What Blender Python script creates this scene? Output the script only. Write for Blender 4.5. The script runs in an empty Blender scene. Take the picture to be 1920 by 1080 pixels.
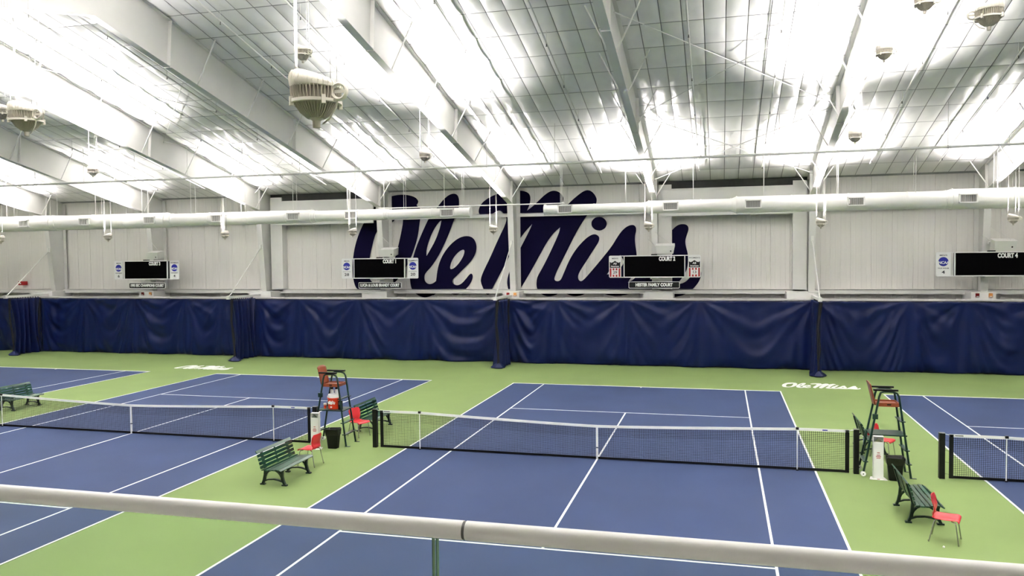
import bpy, bmesh, math, random
from mathutils import Vector, Matrix
random.seed(7)
S = bpy.context.scene
COL = S.collection
PI = math.pi

# ------------------------------------------------------------------ camera
FPX = 1449.0
CAM = Vector((3.1996, -20.0900, 5.3587))
CR = Vector((0.968526, 0.248704, -0.010169))
CU = Vector((0.000311, 0.039646, 0.999214))
CF = Vector((-0.248911, 0.967768, -0.038321))
cd = bpy.data.cameras.new('camera')
cam = bpy.data.objects.new('camera', cd)
COL.objects.link(cam)
cd.sensor_width = 36.0
cd.lens = FPX / 1920.0 * 36.0
cd.shift_x = -20.1 / 1920.0
cd.clip_start = 0.05
cd.clip_end = 300
mw = Matrix((CR, CU, -CF)).transposed().to_4x4()
mw.translation = CAM
cam.matrix_world = mw
S.camera = cam

# ------------------------------------------------------------------ world, exposure (light comes from the pendant uplights below)
LAMP_W = 2400.0
w = bpy.data.worlds.new('world')
S.world = w
w.use_nodes = True
w.node_tree.nodes['Background'].inputs[0].default_value = (0.8, 0.85, 0.9, 1)
w.node_tree.nodes['Background'].inputs[1].default_value = 0.05
vs = S.view_settings
vs.view_transform = 'Standard'
vs.look = 'None'
vs.exposure = 1.62
vs.gamma = 1.0
vs.use_curve_mapping = False

# ------------------------------------------------------------------ materials
def lin(c):
    return tuple((x / 12.92 if x <= 0.04045 else ((x + 0.055) / 1.055) ** 2.4) for x in [v / 255.0 for v in c])

def mat(name, rgb, rough=0.5, metal=0.0, spec=0.5, var=0.05, scale=6.0, bump=0.0, bscale=30.0, coat=0.0, emit=None, detail=4.0, stretch=None):
    m = bpy.data.materials.new(name)
    m.use_nodes = True
    nt = m.node_tree
    b = nt.nodes['Principled BSDF']
    c = lin(rgb)
    tc = nt.nodes.new('ShaderNodeTexCoord')
    src = tc.outputs['Object']
    if stretch:
        mp = nt.nodes.new('ShaderNodeMapping')
        mp.inputs['Scale'].default_value = stretch
        nt.links.new(src, mp.inputs['Vector'])
        src = mp.outputs['Vector']
    n = nt.nodes.new('ShaderNodeTexNoise')
    n.inputs['Scale'].default_value = scale
    n.inputs['Detail'].default_value = detail
    nt.links.new(src, n.inputs['Vector'])
    r = nt.nodes.new('ShaderNodeValToRGB')
    r.color_ramp.elements[0].position = 0.3
    r.color_ramp.elements[1].position = 0.7
    r.color_ramp.elements[0].color = tuple(x * (1 - var) for x in c) + (1,)
    r.color_ramp.elements[1].color = tuple(min(1, x * (1 + var)) for x in c) + (1,)
    nt.links.new(n.outputs['Fac'], r.inputs['Fac'])
    nt.links.new(r.outputs['Color'], b.inputs['Base Color'])
    b.inputs['Roughness'].default_value = rough
    b.inputs['Metallic'].default_value = metal
    b.inputs['Specular IOR Level'].default_value = spec
    b.inputs['Coat Weight'].default_value = coat
    b.inputs['Coat Roughness'].default_value = 0.12
    if bump:
        n2 = nt.nodes.new('ShaderNodeTexNoise')
        n2.inputs['Scale'].default_value = bscale
        n2.inputs['Detail'].default_value = 3
        nt.links.new(src, n2.inputs['Vector'])
        bp = nt.nodes.new('ShaderNodeBump')
        bp.inputs['Strength'].default_value = bump
        bp.inputs['Distance'].default_value = 0.02
        nt.links.new(n2.outputs['Fac'], bp.inputs['Height'])
        nt.links.new(bp.outputs['Normal'], b.inputs['Normal'])
    if emit:
        b.inputs['Emission Color'].default_value = (*lin(rgb), 1)
        b.inputs['Emission Strength'].default_value = emit
    return m

M = {}
M['green'] = mat('court_green_acrylic', (116, 137, 82), 0.8, var=0.07, scale=0.35, bump=0.15, bscale=180, spec=0.3)
M['blue'] = mat('court_blue_acrylic', (48, 64, 100), 0.75, var=0.10, scale=0.5, detail=10.0, bump=0.15, bscale=180, spec=0.3)
M['line'] = mat('court_line_white', (238, 240, 238), 0.7, var=0.02, scale=2)
M['wall'] = mat('wall_panel_white', (224, 222, 217), 0.55, var=0.02, scale=0.8, bump=0.05, bscale=1.0, stretch=(14, 1, 0.15))
M['trimw'] = mat('painted_white_steel', (226, 226, 222), 0.45, var=0.02, scale=1.5)
M['frame'] = mat('frame_white_steel', (214, 214, 210), 0.45, var=0.025, scale=1.2)
M['casing'] = mat('white_gypsum', (228, 228, 224), 0.6, var=0.02, scale=2)
M['vinyl'] = mat('ceiling_vinyl', (230, 230, 228), 0.33, metal=0.12, spec=0.6, var=0.03, scale=1.5, bump=0.18, bscale=4)
M['deck'] = mat('ceiling_seam', (142, 145, 143), 0.6, var=0.05, scale=1)
M['duct'] = mat('duct_white_paint', (232, 232, 228), 0.4, var=0.015, scale=1)
M['grille'] = mat('grille_shade', (92, 92, 89), 0.6, var=0.05)
M['navy'] = mat('sign_navy', (11, 8, 40), 0.8, spec=0.08, var=0.06, scale=0.6)
M['curtain'] = mat('navy_vinyl', (8, 23, 68), 0.4, spec=0.25, var=0.1, scale=1.2, bump=0.1, bscale=6)
M['mesh'] = mat('black_netting', (14, 15, 20), 0.8, var=0.1)
M['black'] = mat('black_paint', (9, 10, 11), 0.45, spec=0.3, var=0.1, scale=20)
M['blackp'] = mat('black_plastic_bag', (10, 10, 11), 0.3, var=0.15, scale=18, bump=0.5, bscale=22)
M['screen'] = mat('dark_led_face', (3, 3, 4), 0.8, var=0.2, scale=30, spec=0.04)
M['white'] = mat('white_vinyl_print', (236, 237, 236), 0.5, var=0.015, scale=5)
M['print'] = mat('dark_print', (48, 50, 58), 0.6, var=0.05)
M['discblue'] = mat('blue_print', (12, 24, 150), 0.5, var=0.05)
M['red'] = mat('red_print', (168, 28, 34), 0.5, var=0.05)
M['redplastic'] = mat('red_plastic_shell', (206, 30, 44), 0.35, var=0.04, scale=8, coat=0.2)
M['chrome'] = mat('chrome_tube', (176, 176, 172), 0.22, metal=0.9, var=0.05)
M['slat'] = mat('green_bench_slat', (10, 62, 42), 0.28, var=0.12, scale=9, coat=0.4, bump=0.08, bscale=60, stretch=(1, 0.1, 1))
M['iron'] = mat('green_cast_iron', (8, 34, 27), 0.4, var=0.15, scale=12)
M['tube'] = mat('dark_green_tube', (12, 48, 38), 0.35, var=0.1, scale=10)
M['wood'] = mat('orange_brown_seat', (140, 66, 36), 0.4, var=0.12, scale=5, coat=0.3, stretch=(1, 8, 1))
M['cooler'] = mat('orange_cooler', (228, 62, 26), 0.4, var=0.04)
M['housing'] = mat('lamp_housing', (224, 219, 208), 0.45, var=0.03, scale=8)
M['fin'] = mat('lamp_fins', (192, 186, 172), 0.4, metal=0.0, var=0.04, scale=8)
M['cable'] = mat('galvanised_cable', (158, 158, 155), 0.5, var=0.02)
M['pipe'] = mat('white_sprinkler_pipe', (220, 220, 216), 0.4, var=0.03)
M['dark'] = mat('painted_gap_shade', (52, 53, 52), 0.8, var=0.1)  # shade of the eave gap put into the colour
M['rail'] = mat('white_rail_paint', (240, 238, 234), 0.35, var=0.01, scale=6)
M['amber'] = mat('amber_lens', (214, 150, 84), 0.3, var=0.06)
M['redlens'] = mat('red_lens', (128, 16, 20), 0.3, var=0.08)
M['concrete'] = mat('balcony_concrete', (165, 163, 158), 0.8, var=0.08, scale=3)
M['lampglass'] = mat('lamp_lens_lit', (255, 250, 240), 0.3, var=0.0, emit=12.0)

def glass_mat():
    m = bpy.data.materials.new('tinted_glass')
    m.use_nodes = True
    nt = m.node_tree
    nt.nodes.clear()
    out = nt.nodes.new('ShaderNodeOutputMaterial')
    tr = nt.nodes.new('ShaderNodeBsdfTransparent')
    tr.inputs[0].default_value = (0.93, 0.965, 0.945, 1)
    gl = nt.nodes.new('ShaderNodeBsdfGlossy')
    gl.inputs['Roughness'].default_value = 0.03
    lwt = nt.nodes.new('ShaderNodeLayerWeight')
    pw = nt.nodes.new('ShaderNodeMath')
    pw.operation = 'POWER'
    pw.inputs[1].default_value = 4.0
    nt.links.new(lwt.outputs['Facing'], pw.inputs[0])
    fr = nt.nodes.new('ShaderNodeMath')
    fr.operation = 'MULTIPLY_ADD'
    fr.inputs[1].default_value = 0.5
    fr.inputs[2].default_value = 0.035
    nt.links.new(pw.outputs[0], fr.inputs[0])
    mx = nt.nodes.new('ShaderNodeMixShader')
    nt.links.new(fr.outputs[0], mx.inputs[0])
    nt.links.new(tr.outputs[0], mx.inputs[1])
    nt.links.new(gl.outputs[0], mx.inputs[2])
    nt.links.new(mx.outputs[0], out.inputs[0])
    return m
M['glass'] = glass_mat()
M['glassedge'] = mat('glass_edge_green', (86, 122, 104), 0.2, var=0.05)

# ------------------------------------------------------------------ mesh helpers
class MB:
    def __init__(self):
        self.v = []
        self.f = []
    def add(self, vs_, fs_):
        o = len(self.v)
        self.v += [tuple(p) for p in vs_]
        self.f += [tuple(i + o for i in f) for f in fs_]
        return self
    def box(self, x0, x1, y0, y1, z0, z1):
        return self.add([(x0, y0, z0), (x1, y0, z0), (x1, y1, z0), (x0, y1, z0), (x0, y0, z1), (x1, y0, z1), (x1, y1, z1), (x0, y1, z1)],
                        [(0, 3, 2, 1), (4, 5, 6, 7), (0, 1, 5, 4), (1, 2, 6, 5), (2, 3, 7, 6), (3, 0, 4, 7)])
    def obox(self, c, ax, ay, az):
        c, ax, ay, az = Vector(c), Vector(ax), Vector(ay), Vector(az)
        P = [c + ax * i + ay * j + az * k for k in (-1, 1) for (i, j) in ((-1, -1), (1, -1), (1, 1), (-1, 1))]
        return self.add(P, [(0, 3, 2, 1), (4, 5, 6, 7), (0, 1, 5, 4), (1, 2, 6, 5), (2, 3, 7, 6), (3, 0, 4, 7)])
    def bar(self, p, q, w, h, up=(0, 0, 1)):
        p, q, up = Vector(p), Vector(q), Vector(up)
        d = q - p
        if abs(d.normalized().dot(up)) > 0.98:
            up = Vector((0, 1, 0))
        s = d.cross(up).normalized()
        t = s.cross(d).normalized()
        return self.obox((p + q) / 2, d / 2, s * w / 2, t * h / 2)
    def tube(self, p, q, r, n=8, r2=None, caps=True):
        p, q = Vector(p), Vector(q)
        d = (q - p).normalized()
        a = Vector((0, 0, 1)) if abs(d.z) < 0.9 else Vector((1, 0, 0))
        s = d.cross(a).normalized()
        t = d.cross(s)
        r2 = r if r2 is None else r2
        P = []
        for (c, rr) in ((p, r), (q, r2)):
            P += [c + s * rr * math.cos(2 * PI * i / n) + t * rr * math.sin(2 * PI * i / n) for i in range(n)]
        F = [(i, (i + 1) % n, n + (i + 1) % n, n + i) for i in range(n)]
        if caps:
            F += [tuple(range(n))[::-1], tuple(range(n, 2 * n))]
        return self.add(P, F)
    def path(self, pts, r, n=8):
        pts = [Vector(p) for p in pts]
        P = []
        prev = None
        for i, p in enumerate(pts):
            d = (pts[min(i + 1, len(pts) - 1)] - pts[max(i - 1, 0)]).normalized()
            if prev is None:
                a = Vector((0, 0, 1)) if abs(d.z) < 0.9 else Vector((1, 0, 0))
                s = d.cross(a).normalized()
            else:
                s = (prev - d * prev.dot(d)).normalized()
            prev = s
            t = d.cross(s)
            P += [p + s * r * math.cos(2 * PI * k / n) + t * r * math.sin(2 * PI * k / n) for k in range(n)]
        F = []
        for i in range(len(pts) - 1):
            F += [(i * n + k, i * n + (k + 1) % n, (i + 1) * n + (k + 1) % n, (i + 1) * n + k) for k in range(n)]
        F += [tuple(range(n))[::-1], tuple(range((len(pts) - 1) * n, len(pts) * n))]
        return self.add(P, F)
    def lathe(self, prof, c=(0, 0, 0), n=20, close=True, fn=None):
        P = []
        for (r, z) in prof:
            for i in range(n):
                a = 2 * PI * i / n
                x, y, zz = r * math.cos(a), r * math.sin(a), z
                if fn:
                    x, y, zz = fn(x, y, zz, a)
                P.append((c[0] + x, c[1] + y, c[2] + zz))
        F = []
        for j in range(len(prof) - 1):
            F += [(j * n + i, j * n + (i + 1) % n, (j + 1) * n + (i + 1) % n, (j + 1) * n + i) for i in range(n)]
        if close:
            F += [tuple(range(n))[::-1], tuple(range((len(prof) - 1) * n, len(prof) * n))]
        return self.add(P, F)
    def prism(self, poly, place, t0, t1):
        n = len(poly)
        P = [place(a, b, t0) for a, b in poly] + [place(a, b, t1) for a, b in poly]
        F = [tuple(range(n))[::-1], tuple(range(n, 2 * n))] + [(i, (i + 1) % n, n + (i + 1) % n, n + i) for i in range(n)]
        return self.add(P, F)
    def grid(self, nu, nv, fn):
        P = [fn(i / (nu - 1), j / (nv - 1)) for j in range(nv) for i in range(nu)]
        F = [(j * nu + i, j * nu + i + 1, (j + 1) * nu + i + 1, (j + 1) * nu + i) for j in range(nv - 1) for i in range(nu - 1)]
        return self.add(P, F)
    def mesh(self, name, m, smooth=True, angle=35):
        me = bpy.data.meshes.new(name)
        me.from_pydata(self.v, [], self.f)
        bm = bmesh.new()
        bm.from_mesh(me)
        bmesh.ops.recalc_face_normals(bm, faces=bm.faces)
        bm.to_mesh(me)
        bm.free()
        me.materials.append(m)
        if smooth:
            me.shade_smooth()
            me.set_sharp_from_angle(angle=math.radians(angle))
        return me
    def build(self, name, m, parent=None, smooth=True, angle=35):
        return link(name, self.mesh(name, m, smooth, angle), parent)

def link(name, me, parent=None, loc=None, rot=None, scale=None):
    o = bpy.data.objects.new(name, me)
    COL.objects.link(o)
    if parent is not None:
        o.parent = parent
    if loc is not None:
        o.location = loc
    if rot is not None:
        o.rotation_euler = rot
    if scale is not None:
        o.scale = scale
    return o

def tag(o, label=None, cat=None, group=None, kind=None):
    if label: o['label'] = label
    if cat: o['category'] = cat
    if group: o['group'] = group
    if kind: o['kind'] = kind
    return o

def thing(name, label, cat, loc=(0, 0, 0), rz=0.0, group=None):
    o = link(name, None, None, loc, (0, 0, rz))
    o.empty_display_size = 0.2
    return tag(o, label, cat, group)

def copy_tree(o, parent=None):
    c = o.copy()
    COL.objects.link(c)
    c.parent = parent
    for ch in KIDS(o):
        copy_tree(ch, c)
    return c

def KIDS(o):
    return [x for x in list(COL.objects) if x.parent is o] if not hasattr(o, 'children') else list(o.children)

# lettering: the built-in font turned into flat meshes, all made first
_txt = {}
def text_mesh(s, m, bold=0.0, depth=0.006, align='CENTER'):
    key = (s, m.name, bold, align)
    if key in _txt:
        return _txt[key]
    cu = bpy.data.curves.new('lettering', 'FONT')
    cu.body = s
    cu.size = 1.0
    cu.align_x = align
    cu.align_y = 'CENTER'
    cu.extrude = depth
    cu.offset = bold
    cu.resolution_u = 3
    ob = bpy.data.objects.new('lettering', cu)
    COL.objects.link(ob)
    dg = bpy.context.evaluated_depsgraph_get()
    me = bpy.data.meshes.new_from_object(ob.evaluated_get(dg))
    me.materials.clear()
    me.materials.append(m)
    bpy.data.objects.remove(ob)
    _txt[key] = me
    return me

def poly_mesh(name, loops, m, depth, place):
    """filled outline with holes: loops of 2-D points, extruded"""
    cu = bpy.data.curves.new(name, 'CURVE')
    cu.dimensions = '2D'
    cu.fill_mode = 'BOTH'
    cu.extrude = depth
    for L in loops:
        sp = cu.splines.new('POLY')
        sp.points.add(len(L) - 1)
        for p, q in zip(sp.points, L):
            p.co = (q[0], q[1], 0, 1)
        sp.use_cyclic_u = True
    ob = bpy.data.objects.new(name, cu)
    COL.objects.link(ob)
    dg = bpy.context.evaluated_depsgraph_get()
    me = bpy.data.meshes.new_from_object(ob.evaluated_get(dg))
    bpy.data.objects.remove(ob)
    for v in me.vertices:
        v.co = place(v.co.x, v.co.y, v.co.z)
    me.materials.clear()
    me.materials.append(m)
    return me

def smooth_loop(L, it=2):
    for _ in range(it):
        out = []
        n = len(L)
        for i in range(n):
            a, b, c = Vector(L[i - 1]), Vector(L[i]), Vector(L[(i + 1) % n])
            d1, d2 = (b - a), (c - b)
            if d1.length < 1e-6 or d2.length < 1e-6:
                continue
            if d1.normalized().dot(d2.normalized()) < -0.25:
                out.append(tuple(b))
            else:
                out.append(tuple(b + (a - b) * 0.25))
                out.append(tuple(b + (c - b) * 0.25))
        L = out
    return L

BAY = 7.35
LANE = 14.7
RIDGE_Y = -1.0
def zroof(y):
    return 14.3 - 0.25 * abs(y - RIDGE_Y)

# landmarks along the far wall, one for each column line
MARK = {-5: 'at the far left edge', -4: 'behind the leftmost scoreboard', -3: 'right of the leftmost scoreboard',
        -2: 'behind the scoreboard on the big letter O', -1: 'in the middle of the wall lettering', 0: 'behind the scoreboard with striped shield plaques',
        1: 'right of the wall lettering', 2: 'behind the scoreboard cut by the right edge'}
BOARD = {'3': 'leftmost scoreboard', '1': 'scoreboard on the big letter O', '2': 'scoreboard with striped shield plaques', '4': 'scoreboard cut by the right edge'}

# outlines of the wall script, metres on the wall: (x, z)
SIGN = {
    'O_out': [(-16.81,3.72),(-16.99,4.29),(-17.01,5.06),(-16.9,5.89),(-16.64,6.72),(-16.21,7.54),(-15.71,8.23),(-15.15,8.69),(-14.56,8.89),(-14.12,8.95),(-13.71,8.95),(-13.18,8.82),(-12.95,8.59),(-13.01,8.42),(-13.1,8.34),(-12.79,8.12),(-12.81,7.78),(-12.9,7.47),(-13.01,6.66),(-13.26,5.91),(-13.5,5.35),(-13.92,4.66),(-14.48,4.02),(-15.03,3.68),(-15.59,3.48),(-16.29,3.48)],
    'O_in': [(-15.69,6.45),(-15.93,5.56),(-16.01,4.92),(-15.99,4.28),(-15.72,4.03),(-15.3,4.09),(-14.74,4.66),(-14.46,5.29),(-14.23,5.98),(-13.99,6.93),(-13.87,7.49),(-13.92,7.74),(-14.14,7.78),(-14.45,7.5),(-14.59,7.39),(-15.18,7.2),(-15.53,6.89)],
    'l_out': [(-12.46,7.46),(-13.09,6.16),(-13.33,5.47),(-13.51,4.78),(-13.54,4.28),(-13.46,3.72),(-13.23,3.46),(-12.73,3.22),(-12.19,3.36),(-11.79,3.71),(-11.78,4.27),(-11.98,4.18),(-12.18,4.02),(-12.45,3.98),(-12.66,4.15),(-12.68,4.46),(-12.57,4.65),(-12.24,4.96),(-11.76,5.64),(-11.22,6.69),(-10.91,7.49),(-10.61,8.1),(-10.59,8.65),(-10.73,8.9),(-11.05,8.92),(-11.45,8.68),(-11.92,8.13),(-12.19,7.83)],
    'l_in': [(-11.63,7.47),(-11.74,7.01),(-12.02,6.33),(-12.53,5.54),(-12.53,5.9),(-12.35,6.46),(-12.07,7.02),(-11.73,7.44)],
    'e_out': [(-12.19,3.36),(-11.98,4.18),(-11.91,4.77),(-11.73,5.33),(-11.43,5.82),(-11.03,6.25),(-10.57,6.55),(-10.11,6.62),(-9.79,6.48),(-9.62,6.11),(-9.67,5.68),(-9.93,5.25),(-10.39,4.82),(-10.79,4.45),(-11.06,4.21),(-11.03,4.02),(-10.8,3.91),(-10.54,3.99),(-10.27,4.26),(-10.07,4.51),(-9.94,4.58),(-9.86,4.45),(-9.91,4.2),(-10.08,3.92),(-10.28,3.72),(-10.48,3.55),(-10.81,3.4),(-11.2,3.49),(-11.53,3.65),(-11.79,3.61)],
    'e_in': [(-10.3,5.8),(-10.41,5.89),(-10.71,5.72),(-11.01,5.38),(-11.16,5.01),(-11.17,4.8),(-10.98,4.83),(-10.72,5.04),(-10.42,5.44)],
    'M': [(-9.43,4.26),(-9.26,4.69),(-8.9,5.36),(-8.44,6.34),(-7.89,7.39),(-8.01,7.67),(-8.3,8.01),(-8.84,7.69),(-9.45,7.71),(-9.51,7.98),(-9.34,8.34),(-8.99,8.6),(-8.54,8.8),(-7.99,8.95),(-7.49,9.01),(-7.21,8.97),(-6.93,8.93),(-6.68,8.81),(-6.6,8.59),(-6.64,8.23),(-6.75,8),(-6.8,7.89),(-6.44,8.14),(-6.13,8.43),(-5.76,8.75),(-5.45,8.91),(-5.14,8.88),(-4.9,8.69),(-4.8,8.48),(-4.87,8.25),(-5,8.08),(-4.63,8.11),(-4.36,8.38),(-3.93,8.72),(-3.63,8.88),(-3.39,8.85),(-3.19,8.67),(-3.06,8.43),(-3.07,8.23),(-3.13,8.11),(-3.67,7.46),(-4.19,6.63),(-4.74,5.56),(-5.18,4.73),(-5.33,4.37),(-5.35,4.19),(-5.18,4.12),(-5,4.19),(-4.84,4.55),(-4.56,5.2),(-4.2,5.79),(-3.71,6.32),(-3.35,6.56),(-3.11,6.58),(-2.93,6.43),(-2.96,6.19),(-3.24,5.78),(-3.66,5.13),(-4.02,4.6),(-4.1,4.3),(-3.97,4.11),(-3.79,4.18),(-3.36,4.66),(-2.76,5.36),(-2.28,5.95),(-1.93,6.53),(-1.63,6.87),(-1.34,7.02),(-1.11,7.01),(-1.01,6.8),(-1.11,6.4),(-1.08,5.99),(-1,5.46),(-1.03,4.94),(-1.24,4.41),(-1.47,4.06),(-1.12,4.25),(-0.65,4.82),(-0.07,5.63),(0.44,6.31),(0.77,6.71),(1.01,6.94),(1.24,7.02),(1.52,6.98),(1.62,6.78),(1.52,6.47),(1.43,6.18),(1.46,5.89),(1.57,5.49),(1.57,4.92),(1.44,4.52),(1.07,4.01),(1.23,3.99),(1.46,4.1),(1.61,4.25),(1.85,4.57),(1.99,4.77),(2.13,4.75),(2.23,4.55),(2.19,4.28),(2.05,4),(1.81,3.72),(1.4,3.42),(0.89,3.3),(0.32,3.33),(-0.25,3.5),(-0.72,3.62),(-1.27,3.5),(-1.83,3.37),(-2.36,3.37),(-2.77,3.5),(-3.25,3.62),(-3.67,3.5),(-3.97,3.36),(-4.4,3.34),(-4.76,3.5),(-4.94,3.62),(-5.13,3.5),(-5.31,3.38),(-5.74,3.32),(-6.11,3.47),(-6.3,3.74),(-6.33,4.01),(-6.28,4.37),(-5.98,4.85),(-5.54,5.69),(-5.07,6.67),(-5.01,6.97),(-5.34,6.71),(-5.72,6.23),(-6.16,5.46),(-6.72,4.5),(-7.2,3.74),(-7.36,3.46),(-7.55,3.34),(-7.77,3.4),(-7.9,3.74),(-7.96,4.2),(-7.73,4.87),(-7.26,5.77),(-6.89,6.43),(-6.61,6.97),(-6.52,7.18),(-6.95,6.74),(-7.26,6.32),(-7.65,5.78),(-7.88,5.35),(-8.27,4.63),(-8.79,3.72),(-8.86,3.52),(-9.02,3.4),(-9.18,3.49),(-9.27,3.72),(-9.4,4.02)],
    's_in': [(-1.85,5.48),(-2.17,5),(-2.56,4.48),(-2.29,4.5),(-1.88,4.77),(-1.67,5.06),(-1.73,5.29)],
    'dot': [(-2.54,7.11),(-2.56,7.02),(-2.6,6.93),(-2.66,6.86),(-2.75,6.81),(-2.84,6.77),(-2.95,6.76),(-3.05,6.78),(-3.15,6.81),(-3.23,6.87),(-3.3,6.95),(-3.34,7.03),(-3.35,7.13),(-3.34,7.22),(-3.3,7.3),(-3.23,7.37),(-3.15,7.43),(-3.05,7.46),(-2.94,7.47),(-2.84,7.46),(-2.74,7.42),(-2.66,7.36),(-2.6,7.29),(-2.56,7.2)],
}

# ================================================================== SETTING
X0, X1, Y0, Y1 = -52.0, 30.0, -24.0, 20.0
fl = MB().box(X0, X1, Y0, Y1, -0.2, 0.0).build('floor', M['green'])
tag(fl, 'green acrylic hall floor around the blue tennis courts', 'floor', kind='structure')
D, SG = 5.485, 4.115
for n, cx in (('3', -29.4), ('1', -14.7), ('2', 0.0), ('4', 14.7)):
    cs = MB().box(cx - D, cx + D, -11.885, 11.885, -0.05, 0.004).build('court_surface', M['blue'], fl)
    lw = 0.025
    seg = [(-D, -D + .05, -11.885, 11.885), (D - .05, D, -11.885, 11.885), (-SG - lw, -SG + lw, -11.885, 11.885), (SG - lw, SG + lw, -11.885, 11.885),
           (-D, D, 11.785, 11.885), (-D, D, -11.885, -11.785), (-SG, SG, 6.375, 6.425), (-SG, SG, -6.425, -6.375), (-lw, lw, -6.4, 6.4), (-lw, lw, 11.64, 11.785)]
    for a, b, c, d in seg:
        MB().box(cx + a, cx + b, c, d, -0.01, 0.008 + 0.001 * (abs(b - a) > abs(d - c))).build('court_line', M['line'], cs)

wb = MB().box(X0, X1, Y1, Y1 + 0.2, 0, 9.25).build('wall_back', M['wall'])
tag(wb, 'white ribbed metal wall behind the blue curtains', 'wall', kind='structure')
pm = {}
PW = 0.919
def panel_mesh(h):
    mb = MB()
    prof = [(0.0, 0.02), (0.012, 0.0), (0.20, 0.0), (0.21, 0.004), (0.235, 0.004), (0.245, 0), (0.45, 0), (0.46, .004), (.485, .004), (.495, 0), (.69, 0), (.70, .004), (.725, .004), (.735, 0), (PW - 0.012, 0.0), (PW, 0.02)]
    n = len(prof)
    mb.add([(x, y, z) for z in (0, h) for x, y in prof], [(i, i + 1, n + i + 1, n + i) for i in range(n - 1)])
    return mb.mesh('wall_panel', M['wall'], smooth=False)
pmesh = panel_mesh(9.15)
k = 0
x = -45.0
while x < 23:
    link('wall_panel', pmesh, wb, (x, Y1 - 0.09, 0))
    x += PW
for z0, z1, yy in ((3.50, 3.72, 19.42), (7.56, 7.76, 19.66)):
    for n in range(-7, 4):
        if z0 > 5 and n in (-3, 0):
            continue
        xa, xb = n * BAY + 0.2, (n + 1) * BAY - 0.2
        g = MB()
        g.box(xa, xb, yy, 19.91, z1 - 0.03, z1)
        g.box(xa, xb, yy, yy + 0.02, z0, z1)
        g.build('girt', M['trimw'], wb)
# liner panels hung proud of the wall near the eave in two bays, a dark box with painted-in shade fills the gap above them
for n in (-3, 0):
    xa, xb = n * BAY + 0.25, (n + 1) * BAY - 0.75
    MB().box(xa, xb, 19.35, 19.45, 7.4, 8.72).build('liner_panel', M['trimw'], wb)
    MB().box(xa - .1, xb + .6, 19.5, 19.9, 8.6, 9.14).build('eave_gap_shade', M['dark'], wb)
    MB().box(xa, xb, 19.33, 19.47, 8.70, 8.76).build('liner_cap', M['trimw'], wb)
sill = MB().box(X0, X1, 18.35, 18.42, 3.26, 3.33)
sill.build('curtain_rail', M['trimw'], wb)

for nm, b in (('wall_left', (X0 - 0.2, X0, Y0, Y1, 0, 14.3)), ('wall_right', (X1, X1 + 0.2, Y0, Y1, 0, 14.3)), ('wall_front', (X0, X1, Y0 - 0.2, Y0, 0, 9.25))):
    tag(MB().box(*b).build(nm, M['wall']), 'plain white hall wall on the %s side' % nm[5:], 'wall', kind='structure')

# ceiling: sheet plus quilted insulation panels hung below it
ce = MB()
ce.add([(X0, Y0, zroof(Y0) + .03), (X1, Y0, zroof(Y0) + .03), (X1, RIDGE_Y, 14.33), (X0, RIDGE_Y, 14.33), (X1, Y1 + .1, zroof(Y1 + .1) + .03), (X0, Y1 + .1, zroof(Y1 + .1) + .03),
        (X0, Y0, zroof(Y0) + .2), (X1, Y0, zroof(Y0) + .2), (X1, RIDGE_Y, 14.5), (X0, RIDGE_Y, 14.5), (X1, Y1 + .1, zroof(Y1 + .1) + .2), (X0, Y1 + .1, zroof(Y1 + .1) + .2)],
       [(0, 1, 2, 3), (3, 2, 4, 5), (6, 7, 8, 9), (9, 8, 10, 11), (0, 1, 7, 6), (4, 5, 11, 10)])
ceil = ce.build('ceiling', M['deck'], smooth=False)
ceil.data.materials.append(M['vinyl'])
for f in ceil.data.polygons:
    if f.center.y < RIDGE_Y:
        f.material_index = 1
tag(ceil, 'sloping roof lining of shiny white insulation panels', 'ceiling', kind='structure')
PX_, PY_ = BAY / 11.0, 1.45
ROWS = [3.62 + PY_ * i for i in range(-4, 12)]
nrm = Vector((0, 0.25, 1)).normalized()
slope = math.atan(0.25)
pv = []
LY = PY_ * math.sqrt(1 + .0625)
for k in range(6):
    rnd = random.Random(k)
    ph = [rnd.uniform(0, 6.28) for _ in range(4)]
    def fn(u, v, ph=ph, rnd=rnd):
        a, b = (u * 2 - 1), (v * 2 - 1)
        d = 0.05 * (1 - a ** 4) * (1 - b ** 4) * (1 + .35 * math.sin(3 * a + ph[0]) * math.sin(2.4 * b + ph[1]))
        return ((u - .5) * (PX_ - .026), (v - .5) * (LY - .03), -d)
    pv.append(MB().grid(6, 6, fn).mesh('ceiling_panel', M['vinyl'], angle=80))
cand = []
for j in range(len(ROWS)):
    yc = ROWS[j] + PY_ / 2
    if yc > 19.6 or yc < RIDGE_Y + .5: continue
    for i in range(-6 * 11, 3 * 11):
        xc = (i + .5) * PX_
        p = Vector((xc, yc, zroof(yc)))
        d = p - CAM
        zc = d.dot(CF)
        if zc < 1: continue
        u, v = 980 + FPX * d.dot(CR) / zc, 540 - FPX * d.dot(CU) / zc
        vis = -30 < u < 1950 and -30 < v < 1100
        area = abs(d.normalized().dot(nrm)) / (zc * zc) if vis else 0
        cand.append((area, i, j, p))
cand.sort(key=lambda t: -t[0])
rest = MB()
for q, (area, i, j, p) in enumerate(cand):
    me = pv[(i * 7 + j * 3) % 6]
    fl_ = (i + j) % 2
    if q < 300:
        link('ceiling_panel', me, ceil, p, (-slope, 0, 0), (-1 if fl_ else 1, 1, 1))
    else:
        R = Matrix.Translation(p) @ Matrix.Rotation(-slope, 4, 'X')
        rest.add([R @ v.co for v in me.vertices], [tuple(f.vertices) for f in me.polygons])
o = rest.build('ceiling_panel_field', M['vinyl'], ceil, angle=80)
o['kind'] = 'stuff'

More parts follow.
